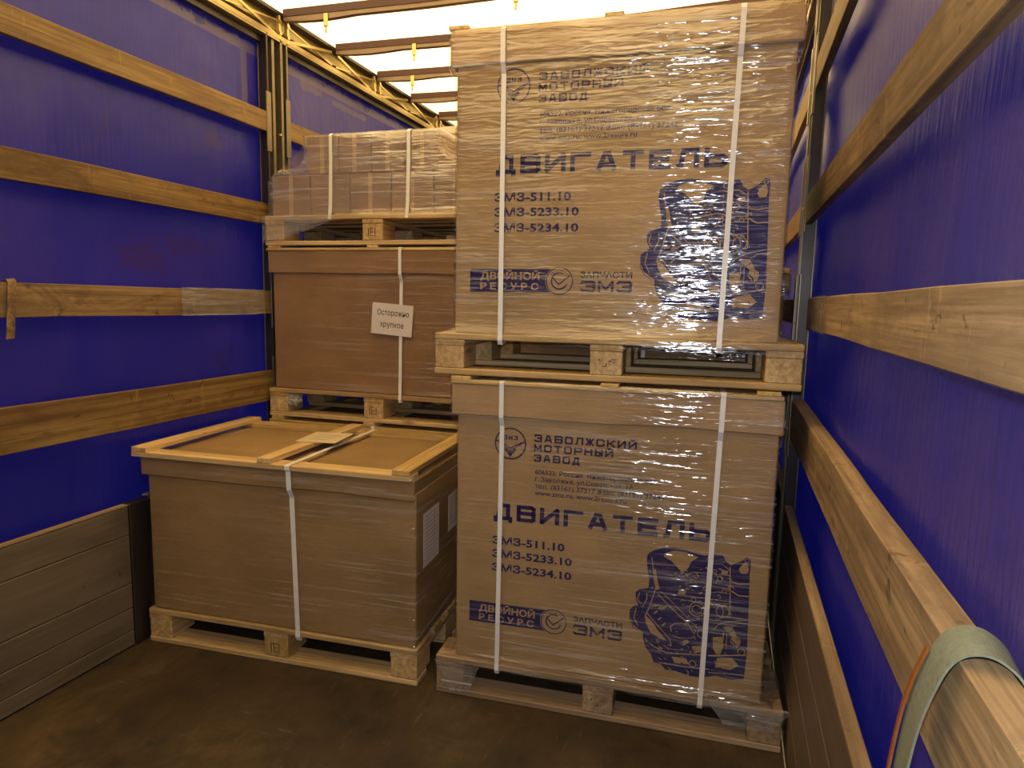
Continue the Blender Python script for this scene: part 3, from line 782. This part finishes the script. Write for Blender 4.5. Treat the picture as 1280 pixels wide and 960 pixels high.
# front right stack
A = (-.9619, 2.102, 0.0); Aa = .0545
A2 = (-.9793, 2.1143, 1.185)
pallet(A, Aa, 'wooden pallet on the floor under the lower printed engine carton', M['pallet_old'], 2)
crate(A, Aa, 'film-wrapped carton printed with an engine drawing, standing on the floor pallet',
      (.070, 1.130, .020, .770, .145, 1.12), (.050, 1.140, .008, .782, 1.046, 1.156), (.048, 1.135, .002, .78), [(.235, 0), (.957, -.018)],
      'film', 'cardboard', True, sk, ft=.0125, battens=(.085, .60, 1.09), cat='box')
pallet(A2, Aa, 'wooden pallet between the two printed engine cartons', M['pallet_wood'], 2)
crate(A2, Aa, 'film-wrapped carton printed with an engine drawing, topmost of the right stack',
      (.068, 1.125, .020, .770, .145, 1.10), (.047, 1.140, .008, .782, 1.024, 1.128), (.06, 1.13, .012, .77), [(.231, .008), (.966, -.016)],
      'film', 'cardboard', True, sk2, ft=.0125, battens=(.075, .585, 1.08))
# front left carton
Bp = (-2.2345, 2.0212, 0.0); Ba = .065
pallet(Bp, Ba, 'pale wooden pallet on the floor under the low plain carton', M['pallet_wood'], D=.755)
cB = crate(Bp, Ba, 'low plain brown carton with timber-framed lid, standing on the left floor',
      (.020, 1.190, .012, .735, .145, .74), (-.006, 1.186, .002, .742, .714, .789), (-.038, 1.178, -.010, .745), [(.678, .026)],
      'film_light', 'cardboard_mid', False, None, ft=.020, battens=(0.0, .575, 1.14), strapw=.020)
# papers on its right side
def side_paper(v0, v1, z0, z1):
    bm = bmesh.new(); bm_box(bm, 1.1945, 1.1955, v0, v1, z0, z1)
    p = link('paper_sheet', to_mesh(bm, 'p'), M['paper'], cB)
    bm = bmesh.new()
    n = int((z1-z0)/.016)
    for i in range(1, n): bm_box(bm, 1.1956, 1.1958, v0+.015, v1-.015-.03*((i*7) % 3)/3, z1-.016*i-.0015, z1-.016*i+.0015)
    link('printed_rows', to_mesh(bm, 'r'), plain_grey, p)
plain_grey = plain('grey_print', (.30, .27, .27), .7, var=.1)
side_paper(.073, .235, .435, .645); side_paper(.345, .475, .485, .64)
bm = bmesh.new(); bm_box(bm, -.09, .09, -.105, .105, 0, .0012)
p = link('paper_sheet', to_mesh(bm, 'p'), M['paper_cream'], cB, (.60, .40, .8305), (0, 0, .10))
bm = bmesh.new()
for i in range(4): bm_box(bm, -.05, .03+.01*i, -.05+.03*i, -.044+.03*i, .0012, .0015)
link('printed_rows', to_mesh(bm, 'r'), plain_grey, p)

# rear left stack: hidden base carton, labelled carton, wrapped cartons
Cx, Cy = -2.252, 2.838; Ca = .03
RC = Matrix.Rotation(Ca, 3, 'Z')
pallet((Cx, Cy, 0), Ca, 'pallet on the floor hidden behind the low carton', M['pallet_old'], False)
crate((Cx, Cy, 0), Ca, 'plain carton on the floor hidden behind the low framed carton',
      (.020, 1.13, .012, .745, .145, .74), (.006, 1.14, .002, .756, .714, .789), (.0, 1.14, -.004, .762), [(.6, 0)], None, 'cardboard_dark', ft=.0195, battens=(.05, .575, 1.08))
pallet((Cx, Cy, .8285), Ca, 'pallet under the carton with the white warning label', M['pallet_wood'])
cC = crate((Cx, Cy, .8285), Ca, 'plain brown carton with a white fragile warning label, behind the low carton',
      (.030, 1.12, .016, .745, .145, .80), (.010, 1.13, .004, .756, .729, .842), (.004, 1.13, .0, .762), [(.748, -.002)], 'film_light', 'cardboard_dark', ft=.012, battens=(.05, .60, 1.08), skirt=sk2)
# warning label
bm = bmesh.new(); bm_box(bm, -.108, .108, -.0005, .0005, -.075, .075)
lb = link('warning_label', to_mesh(bm, 'l'), M['paper'], cC, (.7035, -.0005, .513-.0), (0, math.radians(4), 0)); lb.location.y = .004
lb['label'] = 'white paper warning label'
font_text('label_lettering', 'Осторожно', -.080, .088, .018, .026, M['ink_black'], lb, -.0008, .008)
font_text('label_lettering', 'хрупкое', -.062, .064, -.038, .026, M['ink_black'], lb, -.0008, .008)
lb.location.y = -.001
# crumpled film ball at the left block of that pallet
def crumple(name, parent, c, r, sc=(1, 1, 1), m='grime', seed=0, amp=.45):
    bm = bmesh.new(); bmesh.ops.create_icosphere(bm, subdivisions=4, radius=1)
    for v in bm.verts:
        d = 1+amp*mnoise.noise(v.co*2.3+Vector((seed, 0, 0)))+amp*.5*mnoise.noise(v.co*6+Vector((seed, 3, 0)))
        v.co = Vector((v.co.x*r*sc[0]*d, v.co.y*r*sc[1]*d, v.co.z*r*sc[2]*d))
    return link(name, to_mesh(bm, name), M[m], parent, c)
crumple('crumpled_film', cC, (.12, .03, .085), .033, (1.3, .9, 1), 'grime', 4)

# two tiers of wrapped small cartons
pz = 1.6955
pU = pallet((Cx, Cy, pz), Ca, 'pallet high on the rear left stack under the small wrapped cartons', M['pallet_wood'])
def small_carton(x, y, z, w, d, h, label, grp):
    q = RC @ Vector((x-Cx, y-Cy, 0))
    r = root('small_carton', label, 'box', (Cx+q.x, Cy+q.y, z), Ca, grp)
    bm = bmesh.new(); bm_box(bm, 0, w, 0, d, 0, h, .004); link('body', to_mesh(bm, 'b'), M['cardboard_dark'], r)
    bm = bmesh.new(); bm_box(bm, w/2-.011, w/2+.011, -.0008, .0, .004, h, 0); bm_box(bm, w/2-.011, w/2+.011, -.0008, d, h, h+.0008, 0)
    link('tape', to_mesh(bm, 't'), M['cardboard_lid'], r)
z1 = pz+.1445
for k in range(5):
    for j in range(2):
        small_carton(Cx+.035+k*.219, Cy+.02+j*.37, z1, .215, .365, .195,
                     ('brown taped carton in the lower wrapped tier, %s' if j == 0 else 'brown carton in hidden back row of lower wrapped tier, %s') % ('nearest the left wall', 'second from the left wall', 'middle one of the five', 'second from right', 'right end')[k], 'small cartons in the lower wrapped tier')
for k in range(4):
    for j in range(2):
        small_carton(Cx+.235+k*.176, Cy+.02+j*.37, z1+.197, .172, .365, .180,
                     ('brown taped carton in the upper wrapped tier, %s' if j == 0 else 'brown carton in hidden back row of upper wrapped tier, %s') % ('nearest the left wall', 'second from the left wall', 'second from right', 'right end')[k], 'small cartons in the upper wrapped tier')
wr = root('stretch_wrap', 'clear stretch wrap with two white straps around the small stacked cartons', 'plastic wrap', (Cx, Cy, z1), Ca)
prof = [(-.10, -.004, 1.15, .004, .79), (-.06, -.002, 1.15, .004, .79), (-.02, .0, 1.15, .006, .785), (.004, .012, 1.145, .008, .78), (.03, .024, 1.14, .010, .765), (.19, .026, 1.14, .010, .765), (.205, .05, 1.13, .011, .765),
        (.24, .20, 1.00, .012, .765), (.27, .222, .955, .012, .764), (.370, .226, .952, .012, .762), (.384, .24, .945, .02, .755), (.386, .36, .80, .20, .60)]
skl = lambda t, s: (.03*math.exp(-(t/.16)**2) if s == 'f' else 0.0) - (.085*(1-math.exp(-(t/.20)**2)) if s == 'f' else .0)
fh = film_hull(wr, prof, M['film_heavy'], .003, skl, 5)
fh.name = 'film'
def skirtP(i, j):
    u = -.006+.40*i/24; zb = -.135+.11*max(0, u/.39)**1.3; z = .0+(zb-.0)*j/10
    return Vector((u, -.010-.006*abs(mnoise.noise(Vector((u*22, z*30, 2)))), z+.004*mnoise.noise(Vector((u*30, 1, 0)))))
link('film_skirt', grid_mesh('sk', skirtP, 25, 11), M['film_heavy'], wr)
def tentP(i, j):
    f = i/12; y = .012+.75*j/16
    return Vector((.03+.19*f+.006*mnoise.noise(Vector((f*4, y*9, 0))), y, .205+.13*f**1.6+.006*mnoise.noise(Vector((f*8, y*9, 3)))))
link('film_tent', grid_mesh('tt', tentP, 13, 17), M['film_heavy'], wr)
for u in (.378, .788):
    P = [(u-.008, -.002, -.02), (u-.004, .003, .05), (u, .004, .25), (u, .004, .372), (u, .016, .384), (u, .4, .388), (u, .76, .385), (u, .77, .0)]
    link('packing_strap', ribbon('strap', P, .017, (1, 0, 0), .0015), M['strap'], wr)
crumple('crumpled_film', wr, (.085, .04, .208), .022, (1.9, 1.2, .8), 'scrap', 9, .35)

# stack behind the engine cartons
Dx, Dy = -.965, 3.00
for k, z in enumerate((0, .81)):
    pallet((Dx, Dy, z), 0, ['pallet on the floor behind the engine cartons', 'pallet edge behind the right engine stack'][k], M['pallet_old'], False)
    crate((Dx, Dy, z), 0, ['plain carton behind the lower engine carton, on the floor', 'grey wrapped carton edge showing behind the right engine stack'][k],
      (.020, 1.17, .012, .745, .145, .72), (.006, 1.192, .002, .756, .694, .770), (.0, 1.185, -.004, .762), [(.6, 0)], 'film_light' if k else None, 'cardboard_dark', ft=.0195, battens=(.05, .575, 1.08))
# tall wrapped load at the back
Fx, Fy = -1.76, 3.86
pallet((Fx, Fy, 0), 0, 'pallet under the tall load far behind', M['pallet_old'], False)
crate((Fx, Fy, 0), 0, 'tall wrapped load peeping out behind the small cartons under the roof',
      (.02, 1.18, .012, .78, .145, 2.44), (.006, 1.19, .002, .79, 2.38, 2.49), None, [], 'film_heavy', 'cardboard')

# film bunches on the front corners of the lower engine carton's pallet
# (skirts of the wrap, gathered around the corner blocks)
eng = [o for o in bpy.data.objects if o.name.startswith('engine_carton')]
def gather(parent, u, w, z0, z1, seed):
    def P(i, j):
        t = i/14; s = j/10
        uu = u+(w*(t-.5))*(1-.45*s); z = z0+(z1-z0)*s+.012*mnoise.noise(Vector((t*5, seed, 0)))
        return Vector((uu, -.009-.007*abs(mnoise.noise(Vector((t*9, s*3, seed)))), z))
    return link('film_gather', grid_mesh('g', P, 15, 11), M['film_heavy'], parent)
gather(eng[0], .085, .17, .128, .022, 1)
gather(eng[0], 1.09, .26, .150, .070, 5)

# green lashing strap looped over the low right slat
def loop_strap():
    r = root('lashing_strap', 'worn green webbing strap looped over the thick low right slat', 'strap', (XR, .80, 1.076))
    pts = [(-.045, .03, -.60), (-.040, .03, -.40), (-.034, .025, -.22), (-.026, .015, -.10), (-.016, .0, -.03), (-.004, -.008, .006), (.014, -.014, .020), (.034, -.02, .018), (.052, -.03, .0), (.058, -.04, -.04), (.055, -.045, -.12), (.052, -.045, -.3)]
    # smooth
    sm = []
    for i in range(len(pts)-1):
        p0 = Vector(pts[max(i-1, 0)]); p1 = Vector(pts[i]); p2 = Vector(pts[i+1]); p3 = Vector(pts[min(i+2, len(pts)-1)])
        for k in range(5):
            t = k/5; sm.append(.5*((2*p1)+(p2-p0)*t+(2*p0-5*p1+4*p2-p3)*t*t+(-p0+3*p1-3*p2+p3)*t**3))
    sm.append(Vector(pts[-1]))
    link('webbing', ribbon('w', sm, .062, (.1, 1, .05), .0025), M['web_green'], r)
    ed = [Vector((p.x-.003, p.y+.031, p.z-.003)) for p in sm[:23]]
    e = link('orange_edge', ribbon('w', ed, .009, (.1, 1, .05), .003), M['web_orange'], r); e['label'] = 'orange edge cord'
loop_strap()
